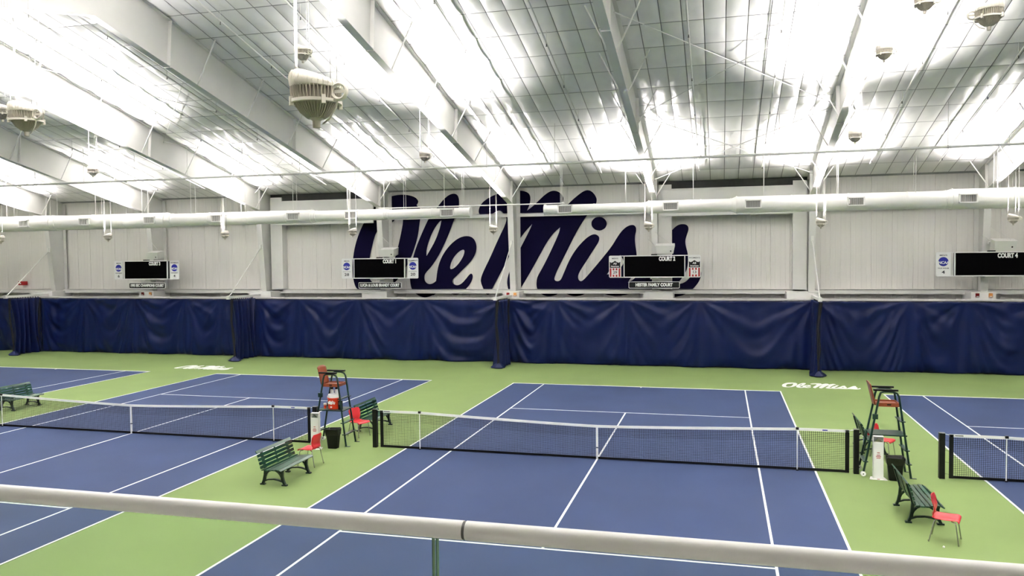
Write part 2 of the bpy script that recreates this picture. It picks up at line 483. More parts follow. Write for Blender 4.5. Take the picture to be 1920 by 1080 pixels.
# balcony the photograph is taken from
tag(MB().box(X0, X1, Y0, -18.72, 3.45, 3.72).build('balcony_floor', M['concrete']), 'concrete viewing balcony floor behind the glass railing', 'floor', kind='structure')

# ================================================================== STEEL FRAMES
def sx(n):
    return n * BAY
def make_frame(n):
    x = sx(n)
    mark = MARK.get(n, 'outside the view')
    t = thing('steel_frame', 'white tapered steel roof frame with its column ' + mark, 'steel frame', (x, 19.0, 0), 0, 'white steel roof frames')
    L = lambda *p: (p[0], p[1] - 19.0, p[2])
    bot = [(18.45, 8.2), (9.94, 10.12), (2.2, 11.86), (RIDGE_Y, 12.6)]
    near = [(2 * RIDGE_Y - y, z) for y, z in bot][::-1]
    # rafter web
    lo = bot + near[1:]
    poly = [(18.45, 8.2)] + bot[1:] + near[1:] + [(near[-1][0] - .6, zroof(near[-1][0] - .6) - .05), (RIDGE_Y, zroof(RIDGE_Y) - .05), (19.75, zroof(19.75) - .05), (19.75, 8.2)]
    MB().prism(poly, lambda a, b, c: L(c, a, b), -.008, .008).build('rafter_web', M['frame'], t, smooth=False)
    for (ya, za), (yb, zb) in zip(lo[:-1], lo[1:]):
        MB().bar(L(0, ya, za), L(0, yb, zb), 0.27, 0.022).build('bottom_flange', M['frame'], t, smooth=False)
    for (ya, yb) in ((19.75, RIDGE_Y), (RIDGE_Y, 2 * RIDGE_Y - 19.05)):
        MB().bar(L(0, ya, zroof(ya) - .06), L(0, yb, zroof(yb) - .06), 0.27, 0.02).build('top_flange', M['frame'], t, smooth=False)
    # splice and stiffener plates
    for y, za in ((9.94, 10.08), (18.45, 8.16), (2.2, 11.82)):
        MB().bar(L(0, y, za), L(0, y + .25 * (zroof(y) - za) * .3, zroof(y) - .08), 0.27, 0.04, up=(0, 1, 0)).build('splice_plate', M['frame'], t, smooth=False)
    # column: tapered web with inner and outer flange
    col = MB().prism([(19.08, 3.6), (18.45, 8.2), (19.75, 8.2), (19.75, 0), (19.2, 0)], lambda a, b, c: L(c, a, b), -.008, .008).build('column', M['frame'], t, smooth=False)
    MB().bar(L(0, 19.25, 0), L(0, 18.45, 8.22), 0.30, 0.025, up=(0, 1, 0)).build('inner_flange', M['frame'], col, smooth=False)
    MB().box(-.2, .2, .74, .78, 0, 9.0).build('outer_flange', M['frame'], col, smooth=False)
    # flange braces to the roof
    for y in (3.62, 6.52, 9.42, 12.32, 15.22, 18.12):
        zb = 8.2 + (18.45 - y) * .2257
        for s in (-1, 1):
            MB().bar(L(s * .1, y, zb + .03), L(s * .85, y, zroof(y) - .07), .04, .04).add([], []).build('flange_brace', M['pipe'], t, smooth=False)
    return t
for n in range(-6, 4):
    make_frame(n)
# pilaster boxes beside some columns, casings round the column feet
for n, xa, xb in ((0, .12, .78), (1, -.80, -.16), (-3, .16, .9), (-5, -.6, -.05)):
    tag(MB().box(sx(n) + xa, sx(n) + xb, 19.42, 19.92, 3.6, 8.98).build('pilaster', M['casing'], smooth=False), 'white boxed pilaster beside the steel column ' + MARK[n], 'pilaster', 'white pilasters on the far wall')
CAS = {-5: (-38.0, -36.4), -4: (-30.1, -29.1), -3: (-22.75, -21.35), -2: (-15.75, -14.3), -1: (-7.75, -6.9), 0: (-.55, .9), 1: (6.2, 7.68), 2: (14.05, 15.05)}
for n, (xa, xb) in CAS.items():
    m = MB().box(xa, xb, 18.45, 19.85, 0, 3.64)
    tag(m.build('column_casing', M['casing'], smooth=False), 'white box casing round the column foot ' + MARK[n], 'casing', 'white casings round the column feet')
for n in (-4, -1, 2):
    xa, xb = CAS[n]
    for nm, mm, lab, xx in (('alarm_strobe', 'redlens', 'dark red', xa + .25), ('alarm_light', 'amber', 'amber', xb - .22)):
        t = thing(nm, '%s alarm on the column casing %s' % (lab, MARK[n]), 'alarm', (xx, 18.45, 3.50))
        MB().box(-.075, .075, -.05, 0, -.09, .09).build('body', M[mm], t, smooth=False)
        MB().box(-.05, .05, -.065, -.05, -.07, -.035).build('lens', M['white'], t, smooth=False)
t = thing('alarm_box', 'small bright red alarm box on the wall at far left', 'alarm', (-39.9, 19.55, 4.1))
MB().box(-.16, .16, -.08, .3, -.12, .12).build('body', M['red'], t, smooth=False)
MB().box(-.05, .05, -.095, -.08, -.04, .04).build('lens', M['white'], t, smooth=False)

# roof rods, sprinkler pipes
def rod(label, p, q, r=.014):
    t = thing('brace_rod', label, 'rod', p, 0, 'thin roof bracing rods')
    a = Vector(q) - Vector(p)
    MB().tube((0, 0, 0), a, r, 6).build('rod', M['pipe'], t)
    for c, s in ((Vector((0, 0, 0)), 1), (a, -1)):
        d = a.normalized() * s * .3
        MB().tube(c, c + d, r * 1.8, 6).build('turnbuckle', M['pipe'], t)
def zr2(y): return zroof(y) - .35
i = 0
for n, where in ((0, 'in the right bay'), (-3, 'in the left bay')):
    for ya, yb, ww in ((3.62, 10.9, 'nearer the ridge'), (10.9, 18.1, 'nearer the far wall')):
        rod('thin rod slanting rightward under the roof %s, %s' % (where, ww), (sx(n) + .05, ya, zr2(ya)), (sx(n + 1) - .05, yb, zr2(yb)))
        rod('thin rod slanting leftward under the roof %s, %s' % (where, ww), (sx(n + 1) - .05, ya, zr2(ya) - .05), (sx(n) + .05, yb, zr2(yb) - .05))
t = thing('sprinkler_main', 'long thin white sprinkler main pipe crossing below all the roof frames', 'pipe', (0, 12.0, 9.36))
MB().tube((-50, 0, 0), (28, 0, 0), .045, 10).build('pipe', M['pipe'], t)
for k in range(-46, 20, 3):
    MB().tube((k + .4, 0, 0.03), (k + .4, 0, zroof(12.0) - 9.36 - .02), .012, 6).build('hanger_rod', M['pipe'], t)
    MB().tube((k + .37, 0, 0), (k + .43, 0, 0), .06, 10).build('clamp', M['pipe'], t)
for n in range(-6, 3):
    for f_, side in ((.3, 'left'), (.68, 'right')):
        xx = sx(n) + f_ * BAY
        y0, y1 = (-.5 if n < -1 else .5), 16.9 + .4 * random.random()
        dz = .42
        t = thing('sprinkler_branch', '%s sprinkler pipe, bay beside the column %s' % (side, MARK.get(n, 'outside the view')), 'pipe', (xx, y1, zroof(y1) - dz), 0, 'sprinkler branch pipes under the roof')
        MB().tube((0, 0, 0), (0, y0 - y1, zroof(y0) - zroof(y1)), .03, 8).build('pipe', M['pipe'], t)
        yy = y1 - .4
        while yy > 1:
            b = zroof(yy) - zroof(y1)
            MB().tube((0, yy - y1, b), (0, yy - y1, b + dz - .02), .008, 6).build('hanger_rod', M['pipe'], t)
            MB().lathe([(.012, -.09), (.03, -.085), (.012, -.05), (.018, 0)], (0, yy - y1, b - .02), 6).build('sprinkler_head', M['grille'], t)
            yy -= 2.9

# ================================================================== PENDANT UPLIGHTS
def lamp_meshes():
    g = {}
    def tilt(x, y, z, a):   # sloping crown, lower on the +x side
        k = max(0, (z - .30) / .17)
        return x, y, z - k * .055 * (1 + x / .2)
    b = MB().lathe([(.03, 0), (.034, .055), (.055, .075), (.10, .12), (.145, .19), (.165, .24), (.175, .33)], n=24)
    g['lower_housing'] = b.mesh('lower_housing', M['fin'])
    s = MB().lathe([(.165, .325), (.20, .32), (.207, .335), (.209, .39), (.203, .43), (.185, .465), (.155, .49), (.12, .503), (.115, .47), (.14, .42)], n=32, close=False, fn=tilt)
    g['visor'] = s.mesh('visor', M['housing'])
    rib = MB()
    for k in range(32):
        a = 2 * PI * k / 32
        c, sn = math.cos(a), math.sin(a)
        P = [tilt((.204) * c, .204 * sn, .335, a), tilt(.210 * c, .210 * sn, .395, a), tilt(.204 * c, .204 * sn, .43, a), tilt(.184 * c, .184 * sn, .467, a)]
        for p, q in zip(P[:-1], P[1:]):
            rib.bar(p, q, .006, .012)
    g['visor_ribs'] = rib.mesh('visor_ribs', M['housing'], False)
    f = MB()
    prof = [(.075, .075), (.13, .12), (.178, .19)], [(.188, .215), (.203, .26), (.205, .32)]
    for k in range(44):
        a = 2 * PI * k / 44
        c, sn = math.cos(a), math.sin(a)
        t = Vector((-sn, c, 0)) * .0028
        for seg in prof:
            out = [Vector((r * c, r * sn, z)) for r, z in seg]
            inn = [Vector(((r * .72) * c, (r * .72) * sn, z)) for r, z in seg]
            n = len(seg)
            V = [p + t for p in out] + [p + t for p in inn] + [p - t for p in out] + [p - t for p in inn]
            F = []
            for i in range(n - 1):
                F += [(i, i + 1, n + i + 1, n + i), (2 * n + i, 2 * n + i + 1, 3 * n + i + 1, 3 * n + i), (i, i + 1, 2 * n + i + 1, 2 * n + i)]
            F += [(0, n, 3 * n, 2 * n), (n - 1, 2 * n - 1, 4 * n - 1, 3 * n - 1)]
            f.add(V, F)
    g['cooling_fins'] = f.mesh('cooling_fins', M['fin'], False)
    y = MB().lathe([(.180, .19), (.205, .19), (.205, .215), (.180, .215), (.180, .19)], n=28, close=False)
    for k in range(4):
        a = PI / 4 + k * PI / 2
        y.obox((.20 * math.cos(a), .20 * math.sin(a), .20), (.016 * math.cos(a), .016 * math.sin(a), 0), (-.016 * math.sin(a), .016 * math.cos(a), 0), (0, 0, .035))
    g['yoke'] = y.mesh('yoke', M['housing'])
    r = MB()
    n1, n2 = 20, 8
    P, F = [], []
    for i in range(n1):
        a = 2 * PI * i / n1
        for j in range(n2):
            b_ = 2 * PI * j / n2
            q = Vector(((.062 + .016 * math.cos(b_)) * math.cos(a), .022 * math.sin(b_), (.062 + .016 * math.cos(b_)) * math.sin(a)))
            P.append(Matrix.Rotation(.5, 3, 'Y') @ q + Vector((.235, -.05, .27)))
            F.append((i * n2 + j, ((i + 1) % n1) * n2 + j, ((i + 1) % n1) * n2 + (j + 1) % n2, i * n2 + (j + 1) % n2))
    r.add(P, F)
    r.obox((.235, -.05, .27), (.06, 0, 0), (0, .008, 0), (0, 0, .012))
    g['side_ring'] = r.mesh('side_ring', M['housing'])
    g['lens'] = MB().lathe([(.138, .42), (.07, .435), (.001, .44)], n=24, close=False, fn=tilt).mesh('lens', M['lampglass'])
    c = MB()
    c.path([(.06, .0, .03), (.13, -.03, .06), (.2, -.05, .14), (.225, -.05, .22)], .008, 6)
    g['power_cord'] = c.mesh('power_cord', M['housing'])
    return g
LG = lamp_meshes()
def lamp(x, y, z, label, rz=0.0, power=1.0, cone=130):
    t = thing('pendant_uplight', label, 'pendant light', (x, y, z), rz, 'pendant uplights under the roof')
    for nm, me in LG.items():
        o = link(nm, me, t)
        if nm in ('visor_ribs', 'cooling_fins'):
            o['kind'] = 'stuff'
    top = zroof(y) - z - .02
    for ax, ay, r, z0, nm in ((-.19, .02, .009 if y > 0 else .012, .20, 'conduit'), (.17, -.07, .003, .25, 'cable'), (.2, -.02, .0025, .33, 'cable'), (.1, .15, .0025, .30, 'cable')):
        m = MB().tube((ax, ay, z0), (ax * .9, ay, top), r, 6)
        m.tube((ax * .97, ay, z0 + .28 * top), (ax * .97, ay, z0 + .28 * top + .05), r * 2.2, 6)
        m.build(nm, M['cable'], t)
    ld = bpy.data.lights.new('uplight', 'SPOT')
    ld.energy = LAMP_W * power
    ld.spot_size = math.radians(cone)
    ld.spot_blend = 1.0
    ld.shadow_soft_size = .13
    ld.color = (1.0, 0.94, 0.935)
    lo = bpy.data.objects.new('uplight', ld)
    COL.objects.link(lo)
    lo.parent = t
    lo.location = (0, 0, .53)
    lo.rotation_euler = (PI, 0, 0)
    return t
for n in range(-6, 4):
    lamp(sx(n), 15.4, 6.50, 'small pendant uplight hanging before the column ' + MARK.get(n, 'outside the view'), random.uniform(-.4, .4) + (PI if n < -1 else 0), .85, 112)
for n, nm in ((-5, 'leftmost of its row, out past the left edge'), (-3, 'near the left edge of the roof'), (-1, 'above the left part of the big wall lettering'), (1, 'lowest of three on the right')):
    lamp(sx(n), 6.7, 8.9, 'pendant uplight under the roof slope, ' + nm, random.uniform(-.3, .3), 1.15)
lamp(sx(1), 2.2, 10.42, 'pendant uplight against the bright glare at upper right', .2, .75)
lamp(sx(1), -2.0, 10.42, 'pendant uplight cut by the top edge at upper right', .1, .75)
lamp(sx(1), -6.1, 8.93, 'large pendant uplight in the top right corner, its upper shell white', PI)
lamp(sx(-1), -1.8, 10.5, 'small pendant uplight seen just above the biggest one', .0)
lamp(0.0, -14.35, 6.44, 'biggest nearest pendant uplight with ribbed shell at upper left', .0, .95)
lamp(-5.80, -11.65, 7.06, 'pendant uplight with a side ring near the left edge, second largest', .0)
lamp(sx(-2), -4.0, 9.0, 'pendant uplight half cut by the left edge', .0)
for xx, yy, zz in ((sx(-3), 2.2, 10.42), (sx(-3), -2.0, 10.42), (sx(-3), -6.1, 8.93), (sx(1), -14.35, 6.56), (sx(-2), -14.35, 6.56), (sx(2), -14.35, 6.56), (sx(-4), -14.35, 6.56), (sx(3), 6.7, 8.9), (sx(3), -6.1, 8.93), (sx(3), 2.2, 10.42), (sx(-5), -6.1, 8.93)):
    lamp(xx, yy, zz, 'pendant uplight outside the view', 0, 0.95 if yy < -14 else 0.9)

# ================================================================== AIR DUCTS
def duct(label, secs, cap_x, gr, y, z):
    xs = [s[0] for s in secs] + [s[1] for s in secs]
    t = thing('air_duct', label, 'duct', ((min(xs) + max(xs)) / 2, y, z), 0, 'round white air ducts along the far wall')
    ox = (min(xs) + max(xs)) / 2
    def R(x):
        for a, b, d in secs:
            if a <= x <= b: return d / 2
        return .3
    for k, (a, b, d) in enumerate(secs):
        MB().tube((a - ox, 0, 0), (b - ox, 0, 0), d / 2, 28).build('duct_section', M['duct'], t)
        m = a + 2.4
        MB().tube((a - ox, 0, 0), (a - ox + .06, 0, 0), d / 2 + .025, 28).build('joint_ring', M['duct'], t)
        while m < b - 1:
            MB().tube((m - ox, 0, 0), (m - ox + .05, 0, 0), d / 2 + .014, 28).build('joint_ring', M['duct'], t)
            m += 2.4
        if k + 1 < len(secs):
            a2, b2, d2 = secs[k + 1]
            MB().tube((b - ox, 0, 0), (a2 - ox, 0, 0), d / 2, 28, d2 / 2).build('reducer', M['duct'], t)
            MB().tube((b - ox - .05, 0, 0), (b - ox, 0, 0), d / 2 + .02, 28).build('joint_ring', M['duct'], t)
    dd = secs[-1][2] if cap_x > ox else secs[0][2]
    MB().tube((cap_x - ox - .03, 0, 0), (cap_x - ox + .03, 0, 0), dd / 2 + .03, 28).build('end_cap', M['duct'], t)
    for gx in gr:
        r = R(gx)
        a = -.12
        g = MB()
        w_, h_ = .36, .20
        yy = -r - .05
        for (p, q) in (((-w_, -h_), (w_, -h_ + .05)), ((-w_, h_ - .05), (w_, h_)), ((-w_, -h_), (-w_ + .05, h_)), ((w_ - .05, -h_), (w_, h_))):
            g.box(gx - ox + p[0], gx - ox + q[0], yy, yy + .14, p[1], q[1])
        gg = g.build('grille', M['duct'], t, smooth=False)
        MB().box(gx - ox - w_ + .04, gx - ox + w_ - .04, yy + .05, yy + .12, -h_ + .04, h_ - .04).build('grille_throat', M['grille'], gg, smooth=False)
        lv = MB()
        for q in range(14):
            xx = gx - ox - w_ + .06 + q * (2 * w_ - .12) / 13
            lv.box(xx - .004, xx + .004, yy + .03, yy + .05, -h_ + .04, h_ - .04)
        lv.build('louvers', M['duct'], gg, smooth=False)['kind'] = 'stuff'
    hx = min(xs) + .8
    while hx < max(xs) - .3:
        for s in (-1, 1):
            MB().tube((hx - ox, s * R(hx) * .55, R(hx) * .8), (hx - ox, s * R(hx) * .55, zroof(y) - z - .05), .011, 6).build('hanger_rod', M['pipe'], t)
        hx += 3.15
    return t
duct('round white air duct from the left edge to above the lettering',
     [(-48, -34.6, .90), (-34.3, -26.8, .84), (-26.5, -17.8, .70), (-17.6, -13.65, .57), (-13.5, -9.02, .49)], -9.02, [-40.6, -36.33, -32.07, -27.69, -23.42, -18.78, -15.45, -10.18], 17.0, 7.70)
duct('round white air duct running from above the letter M to the right edge',
     [(-5.17, -.3, .47), (-.15, 3.65, .60), (3.85, 12.6, .76), (12.8, 22, .88)], -5.17, [-4.13, .9, 4.6, 8.94, 13.37], 17.0, 7.72)
t = thing('cable_tray_rod', 'thin white rod bridging the gap between the two air ducts', 'rod', (-7.2, 17.0, 8.02))
MB().tube((-6.8, 0, 0), (3.0, 0, 0), .03, 8).build('rod', M['pipe'], t)
for hx in (-6.5, -3.2, 2.9):
    MB().tube((hx, 0, .02), (hx, 0, zroof(17) - 8.02 - .03), .011, 6).build('hanger_rod', M['pipe'], t)
    MB().tube((hx - .04, 0, 0), (hx + .04, 0, 0), .045, 8).build('clamp', M['pipe'], t)

# ================================================================== GIANT SCRIPT ON THE WALL, SCRIPT ON THE FLOOR
G = {k: smooth_loop(v, 2) for k, v in SIGN.items()}
WORDS = [('script_letter', ['O_out', 'O_in'], .012), ('script_letter', ['l_out', 'l_in'], .010), ('script_letter', ['e_out', 'e_in'], .014), ('script_letters', ['M', 's_in'], .012), ('script_dot', ['dot'], .012)]
t = thing('wall_lettering', 'giant navy blue script lettering across the far white wall', 'lettering', (-7.4, 19.88, 3.3))
for nm, ks, d in WORDS:
    me = poly_mesh(nm, [G[k] for k in ks], M['navy'], d / 2, lambda a, b, c: (a + 7.4, -c - .012, b - 3.3))
    link(nm, me, t)
sx0, sx1, sz0, sz1 = -17.01, 2.23, 3.22, 9.01
def floor_script(label, x0, x1, y0, y1):
    t = thing('floor_lettering', label, 'lettering', ((x0 + x1) / 2, (y0 + y1) / 2, 0))
    for nm, ks, d in WORDS:
        me = poly_mesh(nm, [G[k] for k in ks], M['line'], d / 4, lambda a, b, c: ((a - sx0) / (sx1 - sx0) * (x1 - x0) - (x1 - x0) / 2, (b - sz0) / (sz1 - sz0) * (y1 - y0) - (y1 - y0) / 2, c + .003))
        link(nm, me, t)
floor_script('white painted script on the green floor left of the umpire chair with the cooler', -23.6, -20.5, 13.0, 14.25)
floor_script('white painted script on the green floor behind the right umpire chair', 5.62, 8.62, 12.85, 14.15)

# ================================================================== SCOREBOARDS
FACE = (PI / 2, 0, 0)
def put(me, parent, name, x, z, y, sxx, szz):
    return link(name, me, parent, (x, y, z), FACE, (sxx, szz, 1))
def disc(parent, x, z, y, r, m, name):
    mb = MB()
    n = 28
    mb.prism([(x + r * math.cos(2 * PI * i / n), z + r * math.sin(2 * PI * i / n)) for i in range(n)], lambda a, b, c: (a, c, b), y, y + .01)
    return mb.build(name, m, parent, smooth=False)
def rrect(w, h, r, n=5):
    P = []
    for cx, cy, a0 in ((w - r, h - r, 0), (-w + r, h - r, 90), (-w + r, -h + r, 180), (w - r, -h + r, 270)):
        for k in range(n + 1):
            a = math.radians(a0 + 90 * k / n)
            P.append((cx + r * math.cos(a), cy + r * math.sin(a)))
    return P
def plaque(t, cx, kind, head, num, foot):
    p = MB().prism([(cx + a, b) for a, b in rrect(.30, .545, .07)], lambda a, b, c: (a, c, b), -.02, .02).build('plaque', M['white'], t, smooth=False)
    y = -.022
    put(text_mesh(head, M['print'], .01), p, 'lettering', cx, .40, y, .115, .09)
    if kind == 'disc':
        disc(p, cx, .12, y - .01, .205, M['discblue'], 'blue_disc')
        put(text_mesh('NCAA', M['white'], .03), p, 'lettering', cx + .01, .07, y - .022, .155, .17)
        if foot:
            put(text_mesh(foot, M['print'], .01), p, 'lettering', cx, -.18, y, .095, .075)
            put(text_mesh(num, M['print'], .02), p, 'lettering', cx, -.36, y, .26, .2)
        else:
            MB().box(cx - .23, cx + .23, y - .008, y, -.178, -.165).build('rule', M['print'], p, smooth=False)
            put(text_mesh(num, M['print'], .015), p, 'lettering', cx, -.335, y, .28, .21)
    else:
        top = [(-.26, .24), (-.18, .19), (-.09, .23), (0, .29), (.09, .23), (.18, .19), (.26, .24), (.26, -.06), (-.26, -.06)]
        MB().prism([(cx + a, b) for a, b in top], lambda a, b, c: (a, c, b), y - .008, y).build('shield', M['print'] if False else M['black'], p, smooth=False)
        put(text_mesh('All', M['white'], .03), p, 'lettering', cx, .145, y - .014, .15, .13)
        put(text_mesh('Americans', M['white'], .025), p, 'lettering', cx, .015, y - .014, .093, .12)
        for xx, za, zb in ((-.22, -.5, -.08), (.22, -.5, -.08), (-.075, -.18, -.08), (.075, -.18, -.08), (-.075, -.5, -.4), (.075, -.5, -.4)):
            MB().box(cx + xx - .04, cx + xx + .04, y - .008, y, za, zb).build('red_bar', M['red'], p, smooth=False)
        put(text_mesh(num, M['print'], .015), p, 'lettering', cx, -.29, y, .21, .18)
def scoreboard(cx, court, l, r, sign, tilt):
    n = round(cx / BAY)
    t = thing('scoreboard', 'black court scoreboard with white side plaques, the ' + BOARD[court], 'scoreboard', (cx, 18.15, 4.90), 0, 'scoreboards on the far wall columns')
    t.rotation_euler = (tilt[0], 0, tilt[1])
    MB().box(-1.47, 1.47, -.06, .12, -.545, .545).build('cabinet', M['black'], t, smooth=False)
    fr = MB()
    for a in ((-1.49, 1.49, .50, .545), (-1.49, 1.49, -.545, -.50), (-1.49, -1.445, -.545, .545), (1.445, 1.49, -.545, .545)):
        fr.box(a[0], a[1], -.08, -.02, a[2], a[3])
    fr.build('frame', M['white'], t, smooth=False)
    sc_ = MB().box(-1.44, 1.44, -.068, -.05, -.5, .5).build('screen', M['screen'], t, smooth=False)
    put(text_mesh('COURT ' + court, M['white'], .055), sc_, 'lettering', .62, .36, -.075, .185, .27)
    for s in (-1, 1):
        for zz in (-.525, .525):
            MB().box(min(s * 1.48, s * 1.98), max(s * 1.48, s * 1.98), -.02, .02, zz - .02, zz + .02).build('plaque_rail', M['white'], t, smooth=False)
    plaque(t, -1.92, *l)
    plaque(t, 1.92, *r)
    MB().box(-.2, .2, .12, .75, -.62, -.3).build('mount', M['frame'], t, smooth=False)
    MB().box(-.2, .2, .12, .75, .3, .5).build('mount', M['frame'], t, smooth=False)
    MB().box(-.14, .14, -.1, .1, .545, .6).build('top_light', M['black'], t, smooth=False)
    if sign:
        sg = thing('name_sign', 'long black name sign with white letters under the ' + BOARD[court], 'sign', (cx - .02, 18.2, 3.99), 0, 'name signs under the scoreboards')
        MB().prism(rrect(1.24, .165, .05), lambda a, b, c: (a, c, b), -.015, .03).build('border', M['white'], sg, smooth=False)
        pl = MB().prism(rrect(1.215, .14, .04), lambda a, b, c: (a, c, b), -.025, 0).build('plate', M['black'], sg, smooth=False)
        me = text_mesh(sign, M['white'], .055)
        wdt = max(v.co.x for v in me.vertices) - min(v.co.x for v in me.vertices)
        put(me, pl, 'lettering', 0, 0, -.03, (1.8 if len(sign) < 22 else 2.28) / wdt, .215)
        MB().box(-.2, .2, .03, .75, -.06, .06).build('bracket', M['frame'], sg, smooth=False)
    sp = thing('loudspeaker', 'white box loudspeaker above the ' + BOARD[court], 'loudspeaker', (cx + .52, 18.35, 5.78), 0, 'white loudspeakers above the scoreboards')
    sp.rotation_euler = (math.radians(14), 0, math.radians(-8 if n < 0 else 4))
    MB().prism([(-.42, -.2), (.38, -.2), (.46, .2), (-.46, .2)], lambda a, b, c: (a, c, b), -.3, .2).build('cabinet', M['trimw'], sp, smooth=False)
    disc(sp, .26, -.07, -.305, .035, M['black'], 'port')
    MB().tube((-.46, .05, .1), (-.85, .25, .42), .012, 6).tube((.3, .0, .2), (-.5, .28, .75), .01, 6).build('support_wire', M['pipe'], sp)
    MB().box(-.5, -.3, .2, .7, -.05, .05).build('wall_bracket', M['frame'], sp, smooth=False)
for args in ((-29.3, '3', ('disc', "MEN'S", '6', 'TOP EIGHT'), ('disc', "WOMEN'S", '4', 'TOP EIGHT'), '1995 SEC CHAMPIONS COURT', (-.02, .0)),
             (-14.55, '1', ('disc', "MEN'S", '28', None), ('disc', "WOMEN'S", '20', None), 'LUCIA & LOUIS BRANDT COURT', (-.02, 0.)),
             (0.02, '2', ('shield', "MEN'S", '29', None), ('shield', "WOMEN'S", '13', None), 'HESTER FAMILY COURT', (-.02, 0.)),
             (14.75, '4', ('disc', "MEN'S", '4', 'TOP FOUR'), ('disc', "WOMEN'S", '4', 'TOP FOUR'), None, (-.02, 0.))):
    scoreboard(*args)

# ================================================================== CURTAINS
def curtain(xa, xb, seed, label):
    rnd = random.Random(seed)
    pins = [xa]
    while pins[-1] < xb - 3.4:
        pins.append(pins[-1] + rnd.uniform(2.2, 4.2))
    pins[-1] = xb if xb - pins[-1] < 2.0 and len(pins) > 1 else pins[-1]
    if pins[-1] != xb: pins.append(xb)
    par = [(rnd.uniform(2.4, 5.0), rnd.uniform(.9, 1.7), rnd.uniform(0, 6.28), rnd.uniform(.04, .075) * (1.3 if seed == 15 else 1)) for _ in pins]
    H = 3.22
    ph = [rnd.uniform(0, 6.28) for _ in range(6)]
    def fn(u, v):
        x = xa + u * (xb - xa)
        k = 0
        while k + 2 < len(pins) and x > pins[k + 1]: k += 1
        a, b = pins[k], pins[k + 1]
        uu = min(1, max(-1, (x - a) / (b - a) * 2 - 1))
        hang, lam, p0, am = par[k]
        dz = (1 - v) * H
        q = dz - hang * (1 - uu * uu)
        win = (1 - uu * uu) ** 1.3
        f1 = 2 * PI * q / lam + p0 + .9 * math.sin(2.6 * uu + p0 * 3) + .4 * math.sin(7 * uu + p0)
        d = am * (math.sin(f1) + .4 * math.sin(2.3 * f1 + 1.1) * math.sin(3 * uu + p0)) * win * (0.2 + .8 * min(1, dz / 1.8)) * (.55 + .45 * math.sin(3.1 * uu + 2 * p0))
        edge = 1 - win
        for pn, sgn in ((a, 1), (b, -1)):
            dx = x - pn
            rr_ = math.hypot(dx, dz + .05)
            th = math.atan2(dx, dz + .12)
            d += .032 * min(1, rr_ / .7) * math.exp(-((rr_ - 1.3) / 1.1) ** 2) * (math.sin(th * 9 + p0 * sgn + pn) + .5 * math.sin(th * 19 + 2 * p0))
        d += .03 * edge * math.sin(2 * PI * x / .5 + ph[0] + .9 * dz) * (.4 + .3 * dz)
        sw = .8 * math.sin(x * .9 + ph[4])
        d += .03 * math.sin(x * 1.7 + ph[1] + .6 * dz) + .022 * math.sin(x * 4.3 + ph[2] + sw * dz) * (.4 + .6 * math.sin(x * .7 + ph[3]) ** 2) + .012 * math.sin(x * 9.3 + ph[3] + 1.6 * sw * dz) * (.3 + .7 * math.sin(x * 1.1 + ph[0]) ** 2)
        low = max(0, (dz - 2.75) / .47)
        d -= low * low * .10 * (1 + math.sin(x * 2.3 + ph[4]))
        z = v * H + .012 + .03 * (1 - v) * (1 + math.sin(x * 1.9 + ph[5])) * .5 + v * (.012 * math.sin(x * 8 + ph[2]) * (v > .95))
        return (x, 17.92 - d, z)
    t = thing('backdrop_curtain', label, 'curtain', ((xa + xb) / 2, 17.92, 0), 0, 'navy backdrop curtains along the far wall')
    ox = (xa + xb) / 2
    m = MB().grid(int((xb - xa) / .065), 44, lambda u, v: (fn(u, v)[0] - ox, fn(u, v)[1] - 17.92, fn(u, v)[2]))
    o = m.build('fabric', M['curtain'], t, angle=180)
    sd = o.modifiers.new('thick', 'SOLIDIFY'); sd.thickness = .004
    MB().tube((xa - ox, 0, 3.235), (xb - ox, 0, 3.235), .014, 6).build('top_cable', M['black'], t)
for k, (a, b, lab) in enumerate(((-51.4, -36.9, 'navy vinyl backdrop curtain at the far left edge'), (-36.6, -22.2, 'navy vinyl backdrop curtain below the leftmost scoreboard'), (-21.9, -7.5, 'navy vinyl backdrop curtain below the left half of the lettering'),
                               (-7.2, 7.2, 'navy vinyl backdrop curtain below the right half of the lettering'), (7.5, 22.0, 'navy vinyl backdrop curtain at right, sagging in wide folds'))):
    curtain(a - .16, b + .16, k + 11, lab)

